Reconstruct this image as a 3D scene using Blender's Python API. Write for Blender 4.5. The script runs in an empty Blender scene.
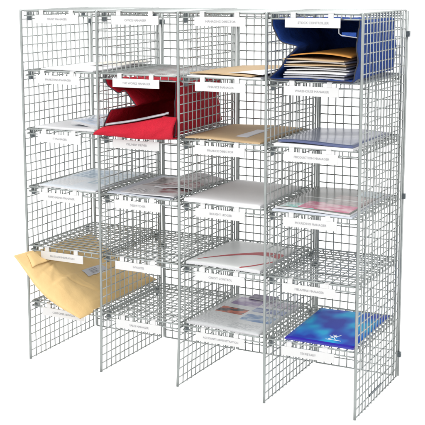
import bpy, math, random
from mathutils import Vector, Matrix
U = 0.025                      # one mesh cell = 25 mm; all coordinates below are in cells
W = 10.3465                    # pitch of the bays
D = 14.1                       # depth of the side panels
NC = 4
L = [41.97, 35.07, 28.23, 21.32, 14.18, 7.25]   # shelf levels
col = bpy.context.scene.collection
rnd = random.Random(7)

# ------------------------------------------------------------------ materials
def nodes_of(m):
    m.use_nodes = True
    return m.node_tree.nodes, m.node_tree.links, m.node_tree.nodes['Principled BSDF']

def mat(name, color, rough=.6, metal=0.0, var=.06, scale=40., bump=0., bscale=200., coat=0., sheen=0.):
    m = bpy.data.materials.new(name); N, K, B = nodes_of(m)
    B.inputs['Roughness'].default_value = rough; B.inputs['Metallic'].default_value = metal
    B.inputs['Coat Weight'].default_value = coat; B.inputs['Sheen Weight'].default_value = sheen
    tc = N.new('ShaderNodeTexCoord'); nz = N.new('ShaderNodeTexNoise'); nz.inputs['Scale'].default_value = scale
    nz.inputs['Detail'].default_value = 5
    K.new(tc.outputs['Object'], nz.inputs['Vector'])
    mx = N.new('ShaderNodeMix'); mx.data_type = 'RGBA'
    mx.inputs[6].default_value = [max(0, c * (1 - var)) for c in color] + [1]
    mx.inputs[7].default_value = [min(1, c * (1 + var)) for c in color] + [1]
    K.new(nz.outputs['Fac'], mx.inputs[0]); K.new(mx.outputs[2], B.inputs['Base Color'])
    if bump:
        nb = N.new('ShaderNodeTexNoise'); nb.inputs['Scale'].default_value = bscale; nb.inputs['Detail'].default_value = 4
        K.new(tc.outputs['Object'], nb.inputs['Vector'])
        bp = N.new('ShaderNodeBump'); bp.inputs['Strength'].default_value = bump; bp.inputs['Distance'].default_value = .004
        K.new(nb.outputs['Fac'], bp.inputs['Height']); K.new(bp.outputs['Normal'], B.inputs['Normal'])
    return m

def fabric(name, color, weave=900.):
    m = mat(name, color, rough=.7, var=.2, scale=14.)
    m.node_tree.nodes['Principled BSDF'].inputs['Specular IOR Level'].default_value = .25
    N, K, B = m.node_tree.nodes, m.node_tree.links, m.node_tree.nodes['Principled BSDF']
    tc = N.new('ShaderNodeTexCoord')
    w1 = N.new('ShaderNodeTexNoise'); w1.inputs['Distortion'].default_value = 1.2; w1.inputs['Scale'].default_value = 16; w1.inputs['Detail'].default_value = 6
    w2 = N.new('ShaderNodeTexVoronoi'); w2.inputs['Scale'].default_value = weave
    K.new(tc.outputs['Object'], w1.inputs['Vector']); K.new(tc.outputs['Object'], w2.inputs['Vector'])
    ad = N.new('ShaderNodeMath'); ad.operation = 'MULTIPLY_ADD'; ad.inputs[1].default_value = .08
    K.new(w2.outputs['Distance'], ad.inputs[0]); K.new(w1.outputs['Fac'], ad.inputs[2])
    bp = N.new('ShaderNodeBump'); bp.inputs['Strength'].default_value = 1.; bp.inputs['Distance'].default_value = .02
    K.new(ad.outputs[0], bp.inputs['Height']); K.new(bp.outputs['Normal'], B.inputs['Normal'])
    return m

def printed(name, base, rects, rough=.35, mottling=None, msc=30.):
    """paper printed with blocks: rects are (x0,y0,x1,y1,(colourA),(colourB),noise scale) in 0..1 across the sheet (UV)"""
    m = bpy.data.materials.new(name); N, K, B = nodes_of(m)
    B.inputs['Roughness'].default_value = rough; B.inputs['Specular IOR Level'].default_value = .16
    tc = N.new('ShaderNodeTexCoord'); sp = N.new('ShaderNodeSeparateXYZ'); K.new(tc.outputs['UV'], sp.inputs[0])
    def mth(op, a, b):
        n = N.new('ShaderNodeMath'); n.operation = op
        for k, v in ((0, a), (1, b)):
            if hasattr(v, 'is_linked'): K.new(v, n.inputs[k])
            else: n.inputs[k].default_value = v
        return n.outputs[0]
    def two(ca, cb, sc):
        nz = N.new('ShaderNodeTexNoise'); nz.inputs['Scale'].default_value = sc; nz.inputs['Detail'].default_value = 3
        mp = N.new('ShaderNodeMapping'); mp.inputs['Scale'].default_value = (1, 2.4, 1); mp.inputs['Rotation'].default_value = (0, 0, .3)
        K.new(tc.outputs['UV'], mp.inputs['Vector']); K.new(mp.outputs[0], nz.inputs['Vector']); nz.inputs['Distortion'].default_value = .6
        rp = N.new('ShaderNodeValToRGB'); rp.color_ramp.elements[0].position = .42; rp.color_ramp.elements[1].position = .58
        rp.color_ramp.elements[0].color = [c * .8 for c in ca] + [1]; rp.color_ramp.elements[1].color = [c * .8 for c in cb] + [1]
        K.new(nz.outputs['Fac'], rp.inputs[0]); return rp.outputs[0]
    cur = two(base, mottling or [c * .96 for c in base], msc)
    for (x0, y0, x1, y1, ca, cb, sc) in rects:
        f = mth('MULTIPLY', mth('MULTIPLY', mth('GREATER_THAN', sp.outputs[0], x0), mth('LESS_THAN', sp.outputs[0], x1)),
                mth('MULTIPLY', mth('GREATER_THAN', sp.outputs[1], y0), mth('LESS_THAN', sp.outputs[1], y1)))
        mx = N.new('ShaderNodeMix'); mx.data_type = 'RGBA'
        K.new(f, mx.inputs[0]); K.new(cur, mx.inputs[6]); K.new(two(ca, cb, sc), mx.inputs[7]); cur = mx.outputs[2]
    K.new(cur, B.inputs['Base Color'])
    return m

M = {}
M['wire'] = mat('zinc_wire', (.345, .365, .357), rough=.42, metal=.75, var=.22, scale=60)
M['rod'] = mat('zinc_rod', (.30, .322, .314), rough=.42, metal=.7, var=.2, scale=45)
M['bracket'] = mat('grey_bracket', (.12, .14, .15), rough=.45, metal=.6, var=.15, scale=80)
M['plate'] = mat('white_plate', (.56, .56, .555), rough=.5, var=.02)
M['ink'] = mat('grey_ink', (.27, .27, .28), rough=.7, var=.02)
M['paper'] = mat('white_paper', (.66, .66, .67), rough=.75, var=.03, bump=.15, bscale=60)
M['bluish_paper'] = mat('bluish_paper', (.46, .49, .54), rough=.75, var=.04, bump=.15, bscale=60)
M['buff'] = mat('buff_paper', (.43, .30, .165), rough=.7, var=.07, scale=25, bump=.35, bscale=70)
M['padded'] = mat('padded_buff_paper', (.66, .455, .20), rough=.65, var=.09, scale=18, bump=1., bscale=24)
M['orange'] = mat('orange_manila', (.45, .19, .025), rough=.65, var=.08, scale=30, bump=.3, bscale=60)
M['sticker'] = mat('grey_white_sticker', (.50, .50, .53), rough=.5, var=.04)
M['blue'] = fabric('blue_nylon', (.014, .060, .29))
M['red'] = fabric('red_nylon', (.54, .008, .028))
M['trim'] = mat('black_binding', (.022, .022, .03), rough=.8, var=.2)
M['reflect'] = mat('reflective_tape', (.34, .34, .36), rough=.35, metal=.3, var=.1)
M['redprint'] = mat('red_print', (.42, .02, .03), rough=.5, var=.12, scale=120)
M['whiteprint'] = mat('white_print', (.85, .88, .9), rough=.4, var=.02)
M['plastic'] = mat('clear_plastic', (.55, .62, .72), rough=.18, var=.08, scale=30, bump=.5, bscale=40)
M['page_edge'] = mat('page_edge', (.54, .54, .55), rough=.8, var=.12, scale=300)
M['book_edge'] = mat('book_edge', (.02, .02, .26), rough=.4, var=.2, scale=200)
M['slate_edge'] = mat('slate_edge', (.07, .09, .2), rough=.4)
M['floor'] = mat('shadowless_white_floor', (.97, .97, .97), rough=1., var=.003)

# translucency added to the floor: world light from below washes out the rack's shadow
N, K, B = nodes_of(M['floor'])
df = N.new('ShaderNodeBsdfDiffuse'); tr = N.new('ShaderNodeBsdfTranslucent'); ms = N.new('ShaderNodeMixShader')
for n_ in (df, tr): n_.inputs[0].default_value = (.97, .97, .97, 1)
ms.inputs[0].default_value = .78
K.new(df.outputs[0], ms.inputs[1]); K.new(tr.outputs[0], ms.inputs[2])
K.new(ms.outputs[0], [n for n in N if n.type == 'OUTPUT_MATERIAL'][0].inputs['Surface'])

# ------------------------------------------------------------------ helpers
class MB:
    def __init__(s): s.v = []; s.f = []; s.uv = {}
    def wire(s, a, b, r, n=6, jit=0.):
        a = Vector(a); b = Vector(b)
        if jit:
            o = Vector((rnd.uniform(-jit, jit) for _ in range(3))); a = a + o; b = b + o + Vector((rnd.uniform(-jit, jit) for _ in range(3))) * .6
        s.tube([a, b], r, n)
    def tube(s, pts, r, n=8, closed=False):
        pts = [Vector(p) for p in pts]; k = len(pts); i0 = len(s.v)
        up = None
        for i, p in enumerate(pts):
            if closed: t = (pts[(i + 1) % k] - pts[i - 1])
            else: t = pts[min(i + 1, k - 1)] - pts[max(i - 1, 0)]
            t.normalize()
            if up is None:
                up = Vector((0, 0, 1)) if abs(t.z) < .9 else Vector((0, 1, 0))
            x = up.cross(t)
            if x.length < 1e-4: x = Vector((1, 0, 0)).cross(t)
            x.normalize(); y = t.cross(x); up = y
            for j in range(n):
                an = 2 * math.pi * (j + .5) / n
                s.v.append(p + x * (r * math.cos(an)) + y * (r * math.sin(an)))
        for i in range(k if closed else k - 1):
            q = (i + 1) % k
            for j in range(n):
                l = (j + 1) % n
                s.f.append((i0 + i * n + j, i0 + i * n + l, i0 + q * n + l, i0 + q * n + j))
        if not closed:
            s.f.append(tuple(i0 + j for j in reversed(range(n))))
            s.f.append(tuple(i0 + (k - 1) * n + j for j in range(n)))
    def box(s, x0, x1, y0, y1, z0, z1):
        i = len(s.v)
        for z in (z0, z1):
            for (x, y) in ((x0, y0), (x1, y0), (x1, y1), (x0, y1)): s.v.append(Vector((x, y, z)))
        for f in ((0, 3, 2, 1), (4, 5, 6, 7), (0, 1, 5, 4), (1, 2, 6, 5), (2, 3, 7, 6), (3, 0, 4, 7)):
            s.f.append(tuple(i + k for k in f))
    def grid(s, fn, nu, nv, closed_u=False):
        i0 = len(s.v); mu = nu if closed_u else nu + 1
        for j in range(nv + 1):
            for i in range(mu):
                s.v.append(Vector(fn(i / nu, j / nv)))
        for j in range(nv):
            for i in range(nu):
                a = i0 + j * mu + i; b = i0 + j * mu + (i + 1) % mu
                s.uv[len(s.f)] = [(i / nu, j / nv), ((i + 1) / nu, j / nv), ((i + 1) / nu, (j + 1) / nv), (i / nu, (j + 1) / nv)]
                s.f.append((a, b, b + mu, a + mu))
    def build(s, name, m, parent=None, origin=(0, 0, 0), smooth=True, thick=0., bevel=0., sub=0):
        me = bpy.data.meshes.new(name); o0 = Vector(origin)
        me.from_pydata([(p - o0) * U for p in s.v], [], s.f)
        if s.uv:
            ul = me.uv_layers.new(name='UVMap')
            for k, uvs in s.uv.items():
                p = me.polygons[k]
                for li, uv in zip(p.loop_indices, uvs): ul.data[li].uv = uv
        me.materials.append(M[m] if isinstance(m, str) else m)
        o = bpy.data.objects.new(name, me); col.objects.link(o)
        if smooth:
            for p in me.polygons: p.use_smooth = len(p.vertices) == 4
        if parent is not None:
            o.parent = parent
            pw = Vector(parent['_org']); o.location = (o0 - pw) * U
        else: o.location = o0 * U
        o['_org'] = tuple(o0)
        if thick:
            md = o.modifiers.new('thick', 'SOLIDIFY'); md.thickness = thick * U; md.offset = 0
        if bevel:
            md = o.modifiers.new('bevel', 'BEVEL'); md.width = bevel * U; md.segments = 2; md.limit_method = 'ANGLE'
        if sub:
            md = o.modifiers.new('sub', 'SUBSURF'); md.levels = sub; md.render_levels = sub
        return o

def empty(name, loc):
    o = bpy.data.objects.new(name, None); col.objects.link(o); o.location = Vector(loc) * U
    o['_org'] = tuple(loc); o.empty_display_size = .05
    return o

def tag(o, label=None, cat=None, group=None, kind=None):
    if label: o['label'] = label
    if cat: o['category'] = cat
    if group: o['group'] = group
    if kind: o['kind'] = kind
    return o

def text(body, size, m, parent, x, y, z, name='lettering', rot=(math.pi / 2, 0, 0), align='CENTER', bold=0.0):
    cu = bpy.data.curves.new('t', 'FONT'); cu.body = body; cu.size = size * U; cu.align_x = align; cu.align_y = 'CENTER'
    cu.extrude = .012 * U; cu.offset = bold * U; cu.resolution_u = 3
    t = bpy.data.objects.new('t', cu); col.objects.link(t)
    me = bpy.data.meshes.new_from_object(t.evaluated_get(bpy.context.evaluated_depsgraph_get()))
    bpy.data.objects.remove(t); bpy.data.curves.remove(cu)
    me.materials.clear(); me.materials.append(M[m])
    o = bpy.data.objects.new(name, me); col.objects.link(o); o.parent = parent
    o.location = (Vector((x, y, z)) - Vector(parent['_org'])) * U; o.rotation_euler = rot
    o['_org'] = (x, y, z)
    return o

# ------------------------------------------------------------------ the setting
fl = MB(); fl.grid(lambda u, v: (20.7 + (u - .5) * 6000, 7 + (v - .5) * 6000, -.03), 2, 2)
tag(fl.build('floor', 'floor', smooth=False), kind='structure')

# ------------------------------------------------------------------ the rack
RT = .064; RP = .135
rack = empty('mesh_pigeonhole_rack', (2 * W, D / 2, 0))
tag(rack, 'silver wire mesh pigeonhole sorting rack, four bays wide with white name plates', 'mail rack')
lean = [0., -.22, -.34, 0., 0.]
def post_x(i, z):
    t = max(0., 1 - z / 14.); return i * W + lean[i] * t * t
ZL = 42.0
for i in range(5):
    s = MB()
    zs = [1.5 * k for k in range(29)]
    s.tube([(post_x(i, z), 0, z) for z in [-.02] + zs[1:-1] + [ZL - .12]] + [(i * W, .12, ZL + .03)], RP, 10)
    s.tube([(i * W, D, .05), (i * W, D, ZL)], .1, 8)
    s.tube([(i * W, 0.05, ZL + .03), (i * W, D + .02, ZL)], .085, 8)
    for k in range(0, 42):
        z = k + (.08 if k == 0 else 0)
        s.wire((post_x(i, z), 0, z), (i * W, D, z), RT if k else .07, jit=.02)
    for k in range(1, 14):
        y = k * D / 14.2 + .05
        s.tube([(i * W + (post_x(i, z) - i * W) * (1 - y / D) + .09, y + rnd.uniform(-.03, .03), z) for z in (.02, 3, 7, 14, 28, ZL)], RT, 6)
    s.build('side_panel', 'wire', rack, (i * W, D / 2, 0))
    # bright front upright as a sleeve over the panel's front wire
    p = MB(); p.tube([(post_x(i, z), -.02, z) for z in [-.1] + zs[1:-1] + [ZL - .1]] + [(i * W, .05, ZL + .07)], RP + .02, 12)
    p.build('front_upright', 'rod', rack, (i * W, 0, 0))
for i in range(5):
    p = MB(); p.tube([(i * W + .05, D + .6, -.02), (i * W + .05, D + .6, ZL - .1)], .12, 8)
    p.build('rear_upright', 'wire', rack, (i * W, D + .6, 0))
for c in range(NC):
    x0 = c * W + .42; x1 = (c + 1) * W - .42
    s = MB()
    for x in (x0, x1): s.tube([(x, D + .28, .05), (x, D + .28, ZL - .35)], .12, 8)
    for k in range(43):
        s.wire((x0, D + .28, min(k + .07, 41.65)), (x1, D + .28, min(k + .07, 41.65)), RT if k not in (0, 42) else .085, jit=.01)
    for k in range(1, 10):
        x = x0 + (x1 - x0) * k / 10
        s.wire((x, D + .36, .05), (x, D + .36, ZL - .35), RT, jit=.012)
    s.build('back_panel', 'wire', rack, (c * W + W / 2, D, 0))

def make_shelf(c, k):
    s = MB(); r = MB()
    x0 = c * W + .3; x1 = (c + 1) * W - .3; y0 = .05; y1 = D - .1; z = L[k]; lip = .55
    for j in range(1, 14):
        y = y0 + (y1 - y0) * j / 14
        s.tube([(x0, y, z - lip), (x0, y, z - .02), (x0 + .06, y, z), (x1 - .06, y, z), (x1, y, z - .02), (x1, y, z - lip)], RT, 6)
    for j in range(1, 10):
        x = x0 + (x1 - x0) * j / 10
        s.tube([(x, y0, z - lip), (x, y0, z - .12), (x, y0 + .06, z - .08), (x, y1 - .05, z - .08), (x, y1, z - .12), (x, y1, z - lip)], RT, 6)
    sh = s.build('shelf', 'wire', rack, ((x0 + x1) / 2, (y0 + y1) / 2, z))
    rr = .09
    for zz in (z, z - lip):
        e = 0.16
        loop = [(x0 + e, y0), (x1 - e, y0), (x1, y0 + e), (x1, y1 - e), (x1 - e, y1), (x0 + e, y1), (x0, y1 - e), (x0, y0 + e)]
        r.tube([(x, y, zz) for x, y in loop], rr if zz == z else .075, 8, closed=True)
    r.build('shelf_rim', 'rod', sh, ((x0 + x1) / 2, (y0 + y1) / 2, z))
    for (bx, by) in ((c * W + .22, 1.35), (c * W + .22, D - 1.3), ((c + 1) * W - .22, 1.35), ((c + 1) * W - .22, D - 1.3)):
        b = MB()
        if bx > c * W + 5:
            b.tube([(bx + .1, by, z + .15), (bx + .1, by, z - .5), (bx - .12, by, z - .62), (bx - .16, by, z - .5)], .05, 6)
            b.build('shelf_hook', 'wire', rack, (bx, by, z - .3)); continue
        b.box(bx - .05, bx + .05, by - .28, by + .36, z - 1.15, z - .1)
        b.box(bx - .12 if bx < c * W + 5 else bx - .2, bx + .2 if bx < c * W + 5 else bx + .12, by - .32, by - .2, z - 1.1, z - .2)
        b.build('shelf_bracket', 'bracket', rack, (bx, by, z - .6), smooth=False, bevel=.02)
for c in range(NC):
    for k in range(6): make_shelf(c, k)

NAMES = [['MAINT MANAGER', 'MARKETING MANAGER', 'IT MANAGER', 'PURCHASING MANAGER', 'SALES ADMINISTRATION', 'CUSTOMER SERVICES'],
         ['OFFICE MANAGER', 'THE WORKS MANAGER', 'DELIVERY DRIVER', 'DESPATCHER', 'INVOICES', 'SALES MANAGER'],
         ['MANAGING DIRECTOR', 'FINANCE MANAGER', 'FINANCE DIRECTOR', 'BOUGHT LEDGER', 'CREDIT CONTROL', 'ACCOUNTS ADMINISTRATION'],
         ['STOCK CONTROLLER', 'WAREHOUSE MANAGER', 'PRODUCTION MANAGER', 'MOULDING MANAGER', 'MELAMINE MANAGER', 'SECRETARY']]
for c in range(NC):
    for k in range(6):
        p = MB(); x0 = c * W + 2.1 + rnd.uniform(-.04, .04); z1 = L[k] - .42; yf = -.22; x1 = x0 + 5.95
        p.box(x0, x1, yf - .05, yf + .05, z1 - .98, z1)
        for tx in (x0 + .62, x0 + 4.68):
            p.box(tx, tx + .55, yf - .05, yf + .045, z1 + .002, z1 + .46)
            p.box(tx, tx + .55, yf - .045, yf + .42, z1 + .462, z1 + .54)
        o = p.build('name_plate', 'plate', rack, ((x0 + x1) / 2, yf, z1 - .5), smooth=False, bevel=.02)
        o['label'] = 'white name plate reading ' + NAMES[c][k]
        sz = .335 if len(NAMES[c][k]) < 19 else .31
        text(NAMES[c][k], sz, 'ink', o, (x0 + x1) / 2 + (.1 if len(NAMES[c][k]) > 11 else .1), yf - .056, z1 - .5)

# clips that join neighbouring bays at the back
def clip(x, y, z, w=.5, h=.75, d=.5):
    b = MB(); b.box(x - w / 2, x + w / 2, y - d / 2, y + d / 2, z - h / 2, z + h / 2)
    b.box(x - w / 2 - .06, x + w / 2 + .06, y - d / 2 - .06, y - d / 2 + .06, z - .12, z + .12)
    b.build('joining_clip', 'bracket', rack, (x, y, z), smooth=False, bevel=.04)
for i in range(5):
    for z in ((39.4, 21.2, 2.6) if i == 4 else (40.3, 26.0, 12.0)):
        clip(i * W + (.12 if i == 4 else 0.0), D + .52, z, 1.0 if 0 < i < 4 else .5, .62, .4)
b = MB(); b.box(4 * W + .08, 4 * W + .2, 4.2, 8.2, 1.05, 1.32)
b.build('spacer_strip', 'bracket', rack, (4 * W + .1, 6, 1.2), smooth=False, bevel=.02)

# ------------------------------------------------------------------ sheets, envelopes, books
def bil(c4, u, v):
    (a, b, cc, d) = c4
    return ((a[0] * (1 - u) + b[0] * u) * (1 - v) + (d[0] * (1 - u) + cc[0] * u) * v,
            (a[1] * (1 - u) + b[1] * u) * (1 - v) + (d[1] * (1 - u) + cc[1] * u) * v)

def sheet_fn(c, z, corners, wav=.04, ph=0., bow=0., puff=0., side=1, thick=.1):
    cs = [(x + c * W, y) for x, y in corners]
    def fn(u, v):
        x, y = bil(cs, u, v)
        h = bow * math.sin(math.pi * u) + wav * (math.sin(5 * u + 3 * v + ph) + .6 * math.sin(9 * v - 4 * u + 2 * ph))
        if puff: h += side * puff * (math.sin(math.pi * u) * math.sin(math.pi * v)) ** .6
        return (x, y, z + h + side * thick / 2)
    return fn

def flat(name, m, c, z, corners, thick=.1, wav=.015, ph=0., bow=0., puff=0., parent=None, origin=None, edge=None):
    """a closed sheaf: top and bottom skins with real thickness"""
    s = MB(); n = 14
    top = sheet_fn(c, z, corners, wav, ph, bow, puff, 1, thick); bot = sheet_fn(c, z, corners, wav, ph, bow, puff * .3, -1, thick)
    s.grid(top, n, n); k = len(s.v); s.grid(lambda u, v: bot(u, 1 - v), n, n)
    def T(i, j): return j * (n + 1) + i
    def Bt(i, j): return k + (n - j) * (n + 1) + i
    for i in range(n):
        s.f.append((T(i + 1, 0), T(i, 0), Bt(i, 0), Bt(i + 1, 0)))
        s.f.append((T(i, n), T(i + 1, n), Bt(i + 1, n), Bt(i, n)))
        s.f.append((T(0, i), T(0, i + 1), Bt(0, i + 1), Bt(0, i)))
        s.f.append((T(n, i + 1), T(n, i), Bt(n, i), Bt(n, i + 1)))
    cx = sum(p[0] for p in corners) / 4 + c * W; cy = sum(p[1] for p in corners) / 4
    o = s.build(name, m, parent, origin or (cx, cy, z - thick / 2), smooth=False)
    for p in o.data.polygons: p.use_smooth = abs(p.normal.z) > .6
    em = edge or (m if isinstance(m, str) else 'page_edge')
    o.data.materials.append(M[em])
    for p in o.data.polygons:
        if p.index >= 2 * n * n: p.material_index = 1
    return o, top

G_env = 'envelopes and papers lying on the shelves'
# bay 1
o, f = flat('envelope', 'paper', 0, L[1] + .22, [(2.2, .6), (9.6, .2), (9.7, 10.5), (2.4, 11)], .12, .04)
tag(o, 'plain white envelope alone on the highest left shelf', 'envelope', G_env)
o, f = flat('envelope', 'paper', 0, L[1] + .42, [(5.2, 6.2), (9.8, 6.0), (9.9, 13.2), (5.0, 13)], .14, .05, 1.)
o.data.materials[0] = mat('cream_paper', (.56, .54, .48), rough=.7, var=.04)
tag(o, 'small cream envelope at the back of the highest left shelf', 'envelope', G_env)
o, f = flat('paper_sheaf', 'paper', 0, L[2] + .2, [(1.3, .4), (9.6, .3), (9.5, 12), (1.6, 12.2)], .18, .03, 2.)
tag(o, 'thin sheaf of white paper below the pale blue wallet, second shelf at left', 'papers')
m_w = printed('blue_wallet_print', (.60, .68, .80), [(.1, .1, .9, .3, (.42, .54, .72), (.7, .76, .86), 9), (.2, .45, .95, .95, (.36, .46, .62), (.74, .79, .86), 5)], .2, (.72, .77, .84), 6)
o, f = flat('plastic_wallet', m_w, 0, L[2] + .55, [(4.8, 2.8), (9.9, 2.2), (9.8, 12.9), (3.4, 12.6)], .3, .1, .7, 0., .3)
tag(o, 'crinkled pale blue plastic wallet of papers on white sheets', 'plastic wallet')
m_m = printed('pale_blue_magazine', (.74, .78, .82), [(.05, .55, .5, .95, (.25, .38, .52), (.6, .7, .78), 14), (.55, .3, .95, .9, (.3, .45, .58), (.72, .78, .8), 11),
                                           (.08, .1, .45, .42, (.62, .66, .7), (.80, .80, .8), 26)], .3, (.66, .72, .78), 20)
o, f = flat('magazine', m_m, 0, L[3] + .2, [(1.8, .2), (9.8, 0.), (9.7, 12.4), (1.3, 12.8)], .16, .03, .4)
tag(o, 'pale blue and white printed magazine on the left bay third shelf down', 'magazine', 'magazines and brochures on the shelves')
# bay 2
m_n = printed('dark_print_newspaper', (.50, .48, .48), [(.03, .45, .6, .97, (.05, .02, .02), (.34, .26, .25), 5), (.5, .15, .97, .6, (.22, .02, .03), (.5, .46, .46), 5),
                                             (.08, .08, .4, .3, (.22, .22, .24), (.72, .72, .72), 18)], .35, (.5, .5, .52), 12)
G_mag = 'magazines and brochures on the shelves'
o, f = flat('newspaper', 'bluish_paper', 1, L[3] + .15, [(.9, .2), (9.2, .0), (9.6, 12.7), (.8, 12.9)], .1, .04, 1.2)
tag(o, 'blank bluish white paper under the dark printed newspapers', 'newspaper', G_mag)
o, f = flat('newspaper', m_n, 1, L[3] + .3, [(2.5, .5), (9.6, .1), (9.9, 10.4), (1.9, 11.3)], .1, .10, 2.2, .12)
tag(o, 'newspaper with brown and black pictures spread open in the second bay', 'newspaper', G_mag)
m_n2 = printed('maroon_print_newspaper', (.38, .35, .35), [(.05, .1, .95, .4, (.20, .03, .04), (.6, .5, .5), 6), (.2, .5, .8, .8, (.08, .05, .05), (.62, .6, .6), 10)], .35, (.45, .44, .46), 10)
o, f = flat('newspaper', m_n2, 1, L[3] + .48, [(4.6, 4.6), (9.9, 4.0), (9.9, 12.9), (4.2, 12.6)], .12, .14, 3.4, .25)
tag(o, 'folded maroon printed newspaper at the back of the second bay', 'newspaper', G_mag)
# bay 3
o, f = flat('envelope', 'paper', 2, L[1] + .14, [(1.0, .1), (9.7, .0), (9.8, 12), (1.0, 12)], .14, .02)
tag(o, 'white envelope lying under a buff envelope, top of the third bay', 'envelope', G_env)
o, f = flat('envelope', 'buff', 2, L[1] + .34, [(.9, .9), (8.6, .2), (9.9, 12.3), (1.3, 13.4)], .13, .04, 1.5, .12)
tag(o, 'buff envelope half covered by a white letter in the third bay', 'envelope', G_env)
o, f = flat('letter', 'paper', 2, L[1] + .5, [(5.4, 1.3), (9.7, .6), (9.95, 8.2), (7.3, 8.6)], .03, .03, 1.5, .1)
tag(o, 'white letter on the buff envelope in the third bay', 'letter')
o, f = flat('envelope', 'buff', 2, L[2] + .22, [(.7, .1), (9.7, .0), (9.6, 12.2), (.6, 12.8)], .15, .05, .6, .1)
tag(o, 'large buff envelope with a grey address sticker beside the red satchel', 'envelope', G_env)
o2 = MB(); o2.grid(lambda u, v: (lambda p: (p[0], p[1], p[2] + .02))(f(*[(.55 + .16 * u) - .02 * v, .2 + .5 * v])), 4, 6)
o2.build('address_sticker', 'sticker', o, tuple(o['_org']), thick=.015)
o, f = flat('paper_sheaf', 'paper', 2, L[3] + .3, [(.7, -.1), (9.8, -.2), (9.5, 12.2), (.9, 13.0)], .34, .03, .2)
tag(o, 'thick sheaf of blank white paper in the middle of the third bay', 'papers')
o, f = flat('brochure', mat('glossy_white', (.62, .63, .62), rough=.35, var=.03), 2, L[4] + .3, [(.7, .2), (9.7, .1), (9.7, 10.6), (1.0, 11.6)], .3, .03, .5, .08)
tag(o, 'glossy white brochure with a curved red stripe across its cover', 'brochure', G_mag)
s = MB()
def arc(u, v):
    t = v; wd = .012 + .085 * t ** .9
    cx_ = .08 + .90 * t; cy_ = .12 + .52 * math.sin(min(1.0, t * 1.0) * math.pi * .62)
    p = f(min(1, cx_), max(0, min(1, cy_ + (u - .5) * 2 * wd)))
    return (p[0], p[1], p[2] + .012)
s.grid(arc, 3, 30); s.build('red_stripe', 'redprint', o, tuple(o['_org']))
s = MB()
s.grid(lambda u, v: (lambda p: (p[0], p[1], p[2] + .012))(f(.72 + .26 * v, .03 + .36 * v ** 1.2 + (u - .5) * .055)), 2, 14)
s.build('red_stripe', 'redprint', o, tuple(o['_org']))
m_c = printed('colour_catalogue', (.72, .73, .74), [(.08, .42, .47, .60, (.03, .02, .03), (.60, .12, .05), 6), (.52, .3, .95, .5, (.10, .22, .45), (.45, .55, .66), 4),
                                         (.5, .58, .96, .72, (.06, .10, .32), (.35, .42, .6), 5), (.1, .7, .5, .95, (.30, .22, .40), (.55, .50, .6), 4), (.52, .78, .95, .96, (.25, .2, .32), (.6, .56, .62), 12),
                                         (.06, .06, .42, .34, (.55, .56, .58), (.74, .75, .75), 30), (.5, .06, .9, .22, (.5, .52, .54), (.74, .75, .75), 30)], .25, (.66, .68, .68), 24)
o, f = flat('catalogue', m_c, 2, L[5] + .2, [(.5, .6), (9.6, .1), (9.8, 12.4), (1.1, 13.0)], .22, .03, .3)
tag(o, 'open colour catalogue with small pictures on the lowest shelf of the third bay', 'catalogue', G_mag)
o, f = flat('folder', mat('dark_purple_card', (.10, .08, .15), rough=.4), 2, L[5] + .42, [(3.0, 11.8), (6.2, 11.6), (6.3, 13.5), (3.1, 13.5)], .16, .02)
tag(o, 'small dark purple folder behind the open colour catalogue', 'folder')
# bay 4
o, f = flat('paper_sheaf', 'paper', 3, L[2] + .2, [(.9, .0), (9.6, -.1), (9.4, 12), (.9, 12.2)], .26, .02)
tag(o, 'sheaf of white paper under the slate blue folder', 'papers')
m_f = mat('slate_blue_cover', (.075, .095, .18), rough=.25, var=.35, scale=9, bump=.2, bscale=16, coat=.15)
o, f = flat('folder', m_f, 3, L[2] + .48, [(1.2, .5), (9.5, .1), (9.9, 11.0), (1.0, 12.4)], .2, .05, .9, .1, edge='slate_edge')
tag(o, 'shiny slate blue folder on a sheaf of white paper', 'folder')
m_p = printed('pink_magazine', (.22, .22, .20), [(.04, .03, .5, .22, (.25, .55, .5), (.75, .7, .72), 7), (.28, .05, .96, .34, (.60, .12, .24), (.72, .45, .5), 4), (.5, .3, .98, .7, (.42, .34, .32), (.26, .2, .2), 6),
                                       (.1, .5, .9, .53, (.62, .62, .6), (.6, .6, .6), 5), (.7, .75, .98, .98, (.5, .6, .66), (.4, .48, .5), 5)], .2, (.2, .21, .2), 6)
o, f = flat('magazine', 'bluish_paper', 3, L[3] + .16, [(.8, -.1), (9.7, -.2), (9.5, 12.8), (.6, 12.9)], .16, .02)
tag(o, 'white backed magazine lying beneath the pink and grey one', 'magazine', G_mag)
o, f = flat('magazine', m_p, 3, L[3] + .36, [(1.0, .3), (9.4, -.1), (9.4, 12.2), (.5, 13.2)], .2, .03, 1., .1)
tag(o, 'glossy magazine with a pink and dark grey cover', 'magazine', G_mag)
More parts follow.
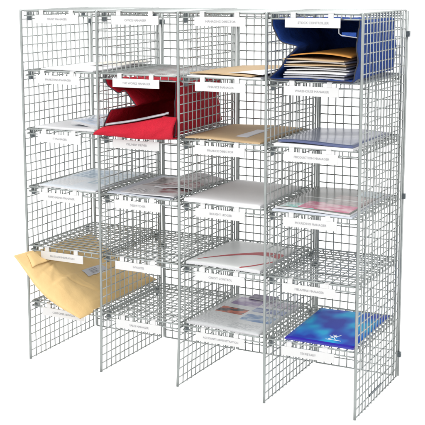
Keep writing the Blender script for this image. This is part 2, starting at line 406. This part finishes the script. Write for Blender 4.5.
# blue book
m_b = bpy.data.materials.new('blue_cover'); N, K, B = nodes_of(m_b); B.inputs['Roughness'].default_value = .45; B.inputs['Specular IOR Level'].default_value = .08
tc = N.new('ShaderNodeTexCoord'); nz = N.new('ShaderNodeTexNoise'); nz.inputs['Scale'].default_value = 2.6; nz.inputs['Detail'].default_value = 1.5
K.new(tc.outputs['UV'], nz.inputs['Vector']); rp = N.new('ShaderNodeValToRGB'); K.new(nz.outputs['Fac'], rp.inputs[0])
rp.color_ramp.elements[0].position = .40; rp.color_ramp.elements[0].color = (.006, .03, .36, 1)
rp.color_ramp.elements[1].position = .60; rp.color_ramp.elements[1].color = (.005, .34, .62, 1)
e = rp.color_ramp.elements.new(.48); e.color = (.005, .12, .50, 1)
sp = N.new('ShaderNodeSeparateXYZ'); K.new(tc.outputs['UV'], sp.inputs[0])
lt = N.new('ShaderNodeMath'); lt.operation = 'LESS_THAN'; lt.inputs[1].default_value = .055; K.new(sp.outputs[1], lt.inputs[0])
mx = N.new('ShaderNodeMix'); mx.data_type = 'RGBA'; K.new(lt.outputs[0], mx.inputs[0]); K.new(rp.outputs[0], mx.inputs[6]); mx.inputs[7].default_value = (.03, .02, .32, 1)
K.new(mx.outputs[2], B.inputs['Base Color'])
book, f = flat('book', m_b, 3, L[5] + .34, [(2.3, .1), (10.0, .1), (9.9, 12.6), (1.9, 11.9)], .2, .008, 0, edge='book_edge')
tag(book, 'bright blue book with a small white star figure on its cover', 'book')
s = MB(); cx, cy = 3 * W + 7.0, 2.2; zt = L[5] + .47
def stroke(pts, r=.05): s.tube([(cx + x, cy + y, zt) for x, y in pts], r, 6)
stroke([(-.55, .5), (0, .2), (.5, 1.1)]); stroke([(0, .2), (0, 1.0)]); stroke([(-.35, -.5), (0, .2), (.4, -.45)]); stroke([(-.3, .9), (.3, .3)]); stroke([(-.6, -.65), (1.1, -.65)], .035)
s.build('star_figure', 'whiteprint', book, tuple(book['_org']))

# ------------------------------------------------------------------ the padded envelope
A = (0.9, -4.0, 13.85); Bc = (9.1, -2.75, 7.0); Cc = (9.95, 13.9, 7.75); Dc = (.45, 13.4, 12.9)
rc = random.Random(11)
CR = [(rc.uniform(.05, .95), rc.uniform(.02, .9), rc.uniform(-1.2, 1.2) + (1.2 if q % 2 else 0), rc.uniform(.08, .25), rc.uniform(.010, .03), rc.uniform(-.22, .2)) for q in range(34)]
def env(u, v, side):
    p = [(A[k] * (1 - u) + Bc[k] * u) * (1 - v) + (Dc[k] * (1 - u) + Cc[k] * u) * v for k in range(3)]
    e = max(0., math.sin(math.pi * u)) ** .55 * min(1., max(0., v) / .10, max(0., 1 - v) / .08) ** .5
    sag = -1.05 * math.sin(math.pi * u) * (.55 + .45 * v)
    puff = side * .92 * e
    wr = 0.
    for (u0, v0, an, ln, wd, am) in CR:
        du, dv = u - u0, v - v0
        al = du * math.cos(an) + dv * math.sin(an); ac = -du * math.sin(an) + dv * math.cos(an) + .25 * al * al
        wr += am * math.exp(-(al / ln) ** 2) * math.exp(-(ac / wd) ** 2)
    wr = wr * e + .04 * math.sin(31 * u + 15 * v + 2 * math.sin(9 * v)) * e + .05 * math.sin(13 * u + 9 * v) * e
    cr_ = max(0., (u - .80) / .20) * max(0., 1 - v / .16)          # blunted front corner
    x = p[0] - .04 * cr_ ** 2 + (puff * .45 + wr * .3); z = p[2] - .02 * cr_ ** 2 + sag + puff * .85 + wr
    fr = max(0., 1 - v * 5)
    y = p[1] + .1 * cr_ ** 2 - .5 * math.sin(math.pi * u) * fr + .12 * math.sin(9 * u) * fr
    x = max(.32, min(10.0, x)) if y > -.2 else x
    if y > -.3:
        z = min(z, 13.35 if y > .3 else 12.7); pass
    if y > -1.6: z = max(z, L[5] + .14 - 1.1 * max(0., -y - .05)) if side > 0 or y > -.05 else z
    return (x, y, z)
s = MB(); s.grid(lambda u, v: env(u, v, 1), 90, 130); s.grid(lambda u, v: env(1 - u, v, -1), 90, 130)
e = s.build('padded_envelope', 'padded', None, (5.5, 5, 9))
md = e.modifiers.new('weld', 'WELD'); md.merge_threshold = .0004
tag(e, 'big yellow padded envelope jutting out of the left bay near the bottom', 'envelope')
s = MB()
s.grid(lambda u, v: (lambda p: (p[0] + .03, p[1], p[2] + .04))(env(.45 + .105 * u, .43 + .25 * v, 1)), 6, 8)
s.build('address_sticker', 'sticker', e, tuple(e['_org']))
s = MB()
for k in range(4):
    s.tube([(lambda p: (p[0] + .04, p[1], p[2] + .055))(env(.472 + .018 * k, .50 + .09 * t, 1)) for t in (0, .5, 1)], .02, 4)
s.build('address_lines', 'ink', e, tuple(e['_org']))
# folded flap corner of the envelope behind the front edge
s = MB(); s.grid(lambda u, v: (lambda p: (p[0] + .02 + .1 * u, p[1], p[2] + .08 + .22 * u * v))(env(.05 + .16 * u, .10 + .5 * v - .06 * u, 1)), 12, 14)
s.build('flap', 'padded', e, tuple(e['_org']), thick=.05)

# ------------------------------------------------------------------ mail satchels
def smooth_loop(pts, per=6):
    """rounded closed polyline"""
    out = []; n = len(pts)
    for i in range(n):
        a, b, c_ = Vector(pts[i - 1]), Vector(pts[i]), Vector(pts[(i + 1) % n])
        r = min(.22, (a - b).length * .4, (c_ - b).length * .4)
        p = b + (a - b).normalized() * r; q = b + (c_ - b).normalized() * r
        for k in range(per + 1):
            t = k / per; out.append(tuple(p * (1 - t) ** 2 + b * 2 * t * (1 - t) + q * t * t))
    return out
def resample(pts, n):
    P = [Vector(p) for p in pts] + [Vector(pts[0])]; d = [0]
    for i in range(1, len(P)): d.append(d[-1] + (P[i] - P[i - 1]).length)
    out = []; j = 0
    for k in range(n):
        t = d[-1] * k / n
        while d[j + 1] < t: j += 1
        out.append(P[j].lerp(P[j + 1], (t - d[j]) / max(1e-9, d[j + 1] - d[j])))
    return out
def satchel(name, m, c, z0, mouth, rear, ydep, ymouth, seed, wr=.13):
    n = 96; nd = 26
    a = resample(smooth_loop(mouth), n); b = resample(smooth_loop(rear), n)
    s = MB()
    def ring(t):
        w = t ** 1.0
        k = 1. if t < .86 else math.sqrt(max(0, 1 - ((t - .86) / .14) ** 2)) * .35 + .65
        cen = Vector((5.3, 3.2)); out = []
        for i in range(n):
            p = a[i].lerp(b[i], w); p = cen + (p - cen) * k
            an = i / n * 2 * math.pi
            h = wr * (math.sin(an * 3 + t * 9 + seed) + .7 * math.sin(an * 7 - t * 13 + seed * 2) + .6 * math.sin(an * 13 + t * 23 + 2 * math.sin(an * 4)) + .45 * math.sin(an * 24 - t * 17 + 3 * math.sin(t * 11))) * min(1, .35 + t * 3)
            q = p + (cen - p).normalized() * (abs(h) + .05)
            y = ymouth(p.x, p.y) * (1 - t) + ydep * t
            out.append((c * W + q.x, y, z0 + q.y))
        return out
    for j in range(nd + 1): s.v += [Vector(p) for p in ring(j / nd)]
    for j in range(nd):
        for i in range(n):
            q = (i + 1) % n; s.f.append((j * n + i, j * n + q, (j + 1) * n + q, (j + 1) * n + i))
    s.f.append(tuple(nd * n + i for i in range(n)))
    o = s.build(name, m, None, (c * W + 5.2, 7, z0), thick=.1)
    t = MB(); t.tube(ring(0), .065, 6, closed=True); t.build('binding', 'trim', o, tuple(o['_org']))
    t = MB()
    for tt in (.35, .7): t.tube([(p[0] + .02, p[1], p[2]) for p in ring(tt)], .045, 5, closed=True)
    t.build('seam', 'trim' if m == 'blue' else 'red', o, tuple(o['_org']))
    return o
# blue satchel, top of the right bay
zb = L[1] + .1
mouthB = [(.0, .05), (9.65, .05), (10.05, 2.2), (9.8, 3.3), (10.05, 6.35), (.3, 6.35), (.5, 5.4), (1.25, 4.0), (1.9, 3.75), (3.3, 3.5), (2.0, 2.3), (1.7, 1.5)]
rearB = [(1.2, .3), (9.9, .3), (10.05, 3.0), (9.9, 6.1), (1.2, 6.1), (1.3, 4.6), (1.6, 3.6), (2.3, 3.1), (1.8, 2.2), (1.3, 1.4)]
mouthB[0] = (.35, .05); mouthB = [(max(.35, x), z) for x, z in mouthB]
blue = satchel('satchel', 'blue', 3, zb, mouthB, rearB, 13.6, lambda x, z: -.25 + .09 * z - .5 * max(0, 1 - z) * max(0, 1 - x / 5) + .3 * math.sin(x * .6), 1.3, .15)
tag(blue, 'blue fabric satchel lying open with envelopes inside', 'mail bag', 'fabric satchels lying in the rack')
s = MB(); s.box(3 * W + 8.2, 3 * W + 9.7, -.12, -.02, zb + 4.55, zb + 5.0); s.build('strap_end', 'blue', blue, tuple(blue['_org']), smooth=False, bevel=.03)
s = MB(); s.tube([(3 * W + x, -.14, zb + z) for x, z in ((7.9, 5.9), (7.9, 4.9), (8.15, 4.7), (9.8, 4.5))], .06, 6); s.build('wire_buckle', 'reflect', blue, tuple(blue['_org']))
G_w = 'envelopes piled inside the blue satchel'
NTH = ['bottom', 'second from the bottom', 'third from the bottom', 'fourth from the bottom', 'fifth from the bottom', 'sixth from the bottom', 'seventh from the bottom', 'eighth from the bottom']
for k in range(8):
    dx = rnd.uniform(-.3, .3); dy = rnd.uniform(-.3, .3); tw = rnd.uniform(-.25, .25)
    o, f = flat('envelope', 'buff' if k in (5, 7) else 'paper', 3, zb + .28 + k * .262, [(1.9 + dx, .35 + dy), (8.6 + dx, .35 + dy + tw), (9.0 + dx - tw, 9.9), (2.4 + dx - tw, 9.8)], rnd.uniform(.09, .15), .04, k * 1.9, .05, .06)
    tag(o, ('buff' if k in (5, 7) else 'white') + ' envelope in the blue satchel, %s of the pile' % NTH[k], 'envelope', G_w)
o, f = flat('envelope', 'orange', 3, zb + 2.46, [(2.2, .55), (9.1, .3), (9.3, 10.2), (2.5, 9.9)], .13, .05, 2., .38)
tag(o, 'orange manila envelope on top of the pile in the blue satchel', 'envelope')

# red satchel, second bay
zr = L[2] + .1
mouthR = [(.55, .05), (9.95, .05), (10.0, 3.2), (9.95, 6.3), (.75, 6.3), (1.0, 5.5), (2.5, 4.6), (3.3, 5.1), (3.9, 4.5), (5.0, 3.4), (1.5, 2.7), (.8, 1.2)]
rearR = [(.7, .3), (9.7, .3), (9.2, 3.1), (9.8, 5.9), (.8, 5.9), (.9, 5.2), (2.0, 4.2), (3.4, 3.2), (1.4, 2.3), (.8, 1.2)]
red = satchel('satchel', 'red', 1, zr, mouthR, rearR, 13.4, lambda x, z: -.2 + .06 * z + .2 * math.sin(x * .7), 4.1, .15)
tag(red, 'red fabric satchel lying open with its front pocket drooping over the shelf', 'mail bag', 'fabric satchels lying in the rack')
def pocket(u, v):
    xb = .15 + 10.0 * u; xt = .95 + 9.2 * u
    x = xb * (1 - v) + xt * v
    zt = .7 + 1.45 * min(1, u / .82) + (0 if u < .82 else .1)
    z = .02 + v * zt + .05 * math.sin(7 * u + 2 * v) - .12 * (1 - v) * math.sin(math.pi * u)
    y = -1.35 + .75 * u * .6 + .9 * v ** 1.3 - .35 * math.sin(math.pi * v) + .07 * math.sin(9 * u + 4 * v) + .06 * math.sin(19 * u - 7 * v) + .10 * math.exp(-((u - .62 - .2 * v) / .05) ** 2) + .08 * math.exp(-((u - .3 + .15 * v) / .04) ** 2)
    return (W + x, y, zr + z)
s = MB(); s.grid(pocket, 40, 14); s.build('front_pocket', 'red', red, tuple(red['_org']), thick=.12)
s = MB(); s.grid(lambda u, v: (W + .15 + 10 * u, pocket(u, 0)[1] * (1 - v) + .5 * v, pocket(u, 0)[2] * (1 - v) + (zr + .03) * v), 40, 6)
s.build('pocket_base', 'red', red, tuple(red['_org']), thick=.1)
s = MB(); s.grid(lambda u, v: (lambda p, q: (p[0], p[1] + .45 + .12 * v, p[2] + .1 + .1 * u + .26 * v))(pocket(.86 * u, 1), 0), 30, 2)
s.build('reflective_strip', 'reflect', red, tuple(red['_org']), thick=.07)
s = MB(); s.tube([tuple(Vector(pocket(u / 30, 1)) + Vector((0, .1, -.01))) for u in range(31)], .05, 6); s.build('binding', 'trim', red, tuple(red['_org']))

# ------------------------------------------------------------------ camera (solved from the uprights and shelf corners)
C = Vector((77.3911, -104.5487, 45.4237)); yaw, pit, rol, fpx = -0.4917, -0.1646, -0.0054, 1102.53
F = Vector((math.sin(yaw) * math.cos(pit), math.cos(yaw) * math.cos(pit), math.sin(pit)))
R = Vector((math.cos(yaw), -math.sin(yaw), 0)); Up = R.cross(F)
R2 = R * math.cos(rol) + Up * math.sin(rol); U2 = -R * math.sin(rol) + Up * math.cos(rol)
cd = bpy.data.cameras.new('camera'); cam = bpy.data.objects.new('camera', cd); col.objects.link(cam)
cam.matrix_world = Matrix(((R2.x, U2.x, -F.x, C.x * U), (R2.y, U2.y, -F.y, C.y * U), (R2.z, U2.z, -F.z, C.z * U), (0, 0, 0, 1)))
cd.sensor_width = 36; cd.lens = fpx / 425 * 36; cd.shift_x = (212.5 - 184.627) / 425; cd.shift_y = (162.709 - 212.5) / 425
cd.clip_end = 500; cd.clip_start = .05
sc = bpy.context.scene; sc.camera = cam

# ------------------------------------------------------------------ light: a white studio with soft boxes
w = bpy.data.worlds.new('World'); sc.world = w; w.use_nodes = True
w.node_tree.nodes['Background'].inputs[0].default_value = (1, 1, 1, 1); w.node_tree.nodes['Background'].inputs[1].default_value = 1.5
def area(name, loc, target, size, power):
    ld = bpy.data.lights.new(name, 'AREA'); ld.shape = 'RECTANGLE'; ld.size, ld.size_y = size; ld.energy = power
    o = bpy.data.objects.new(name, ld); col.objects.link(o); o.location = loc
    o.rotation_euler = (Vector(target) - Vector(loc)).to_track_quat('-Z', 'Y').to_euler()
    return o
area('key_softbox', (-1.2, -3.2, 3.0), (.5, .1, .5), (1.6, 1.2), 48)
area('top_softbox', (.6, .1, 3.6), (.6, .1, 0), (2.6, 2.6), 80)
sc.view_settings.view_transform = 'Standard'; sc.view_settings.look = 'None'; sc.view_settings.exposure = 0; sc.view_settings.gamma = 1
for o in bpy.data.objects:
    if '_org' in o: del o['_org']
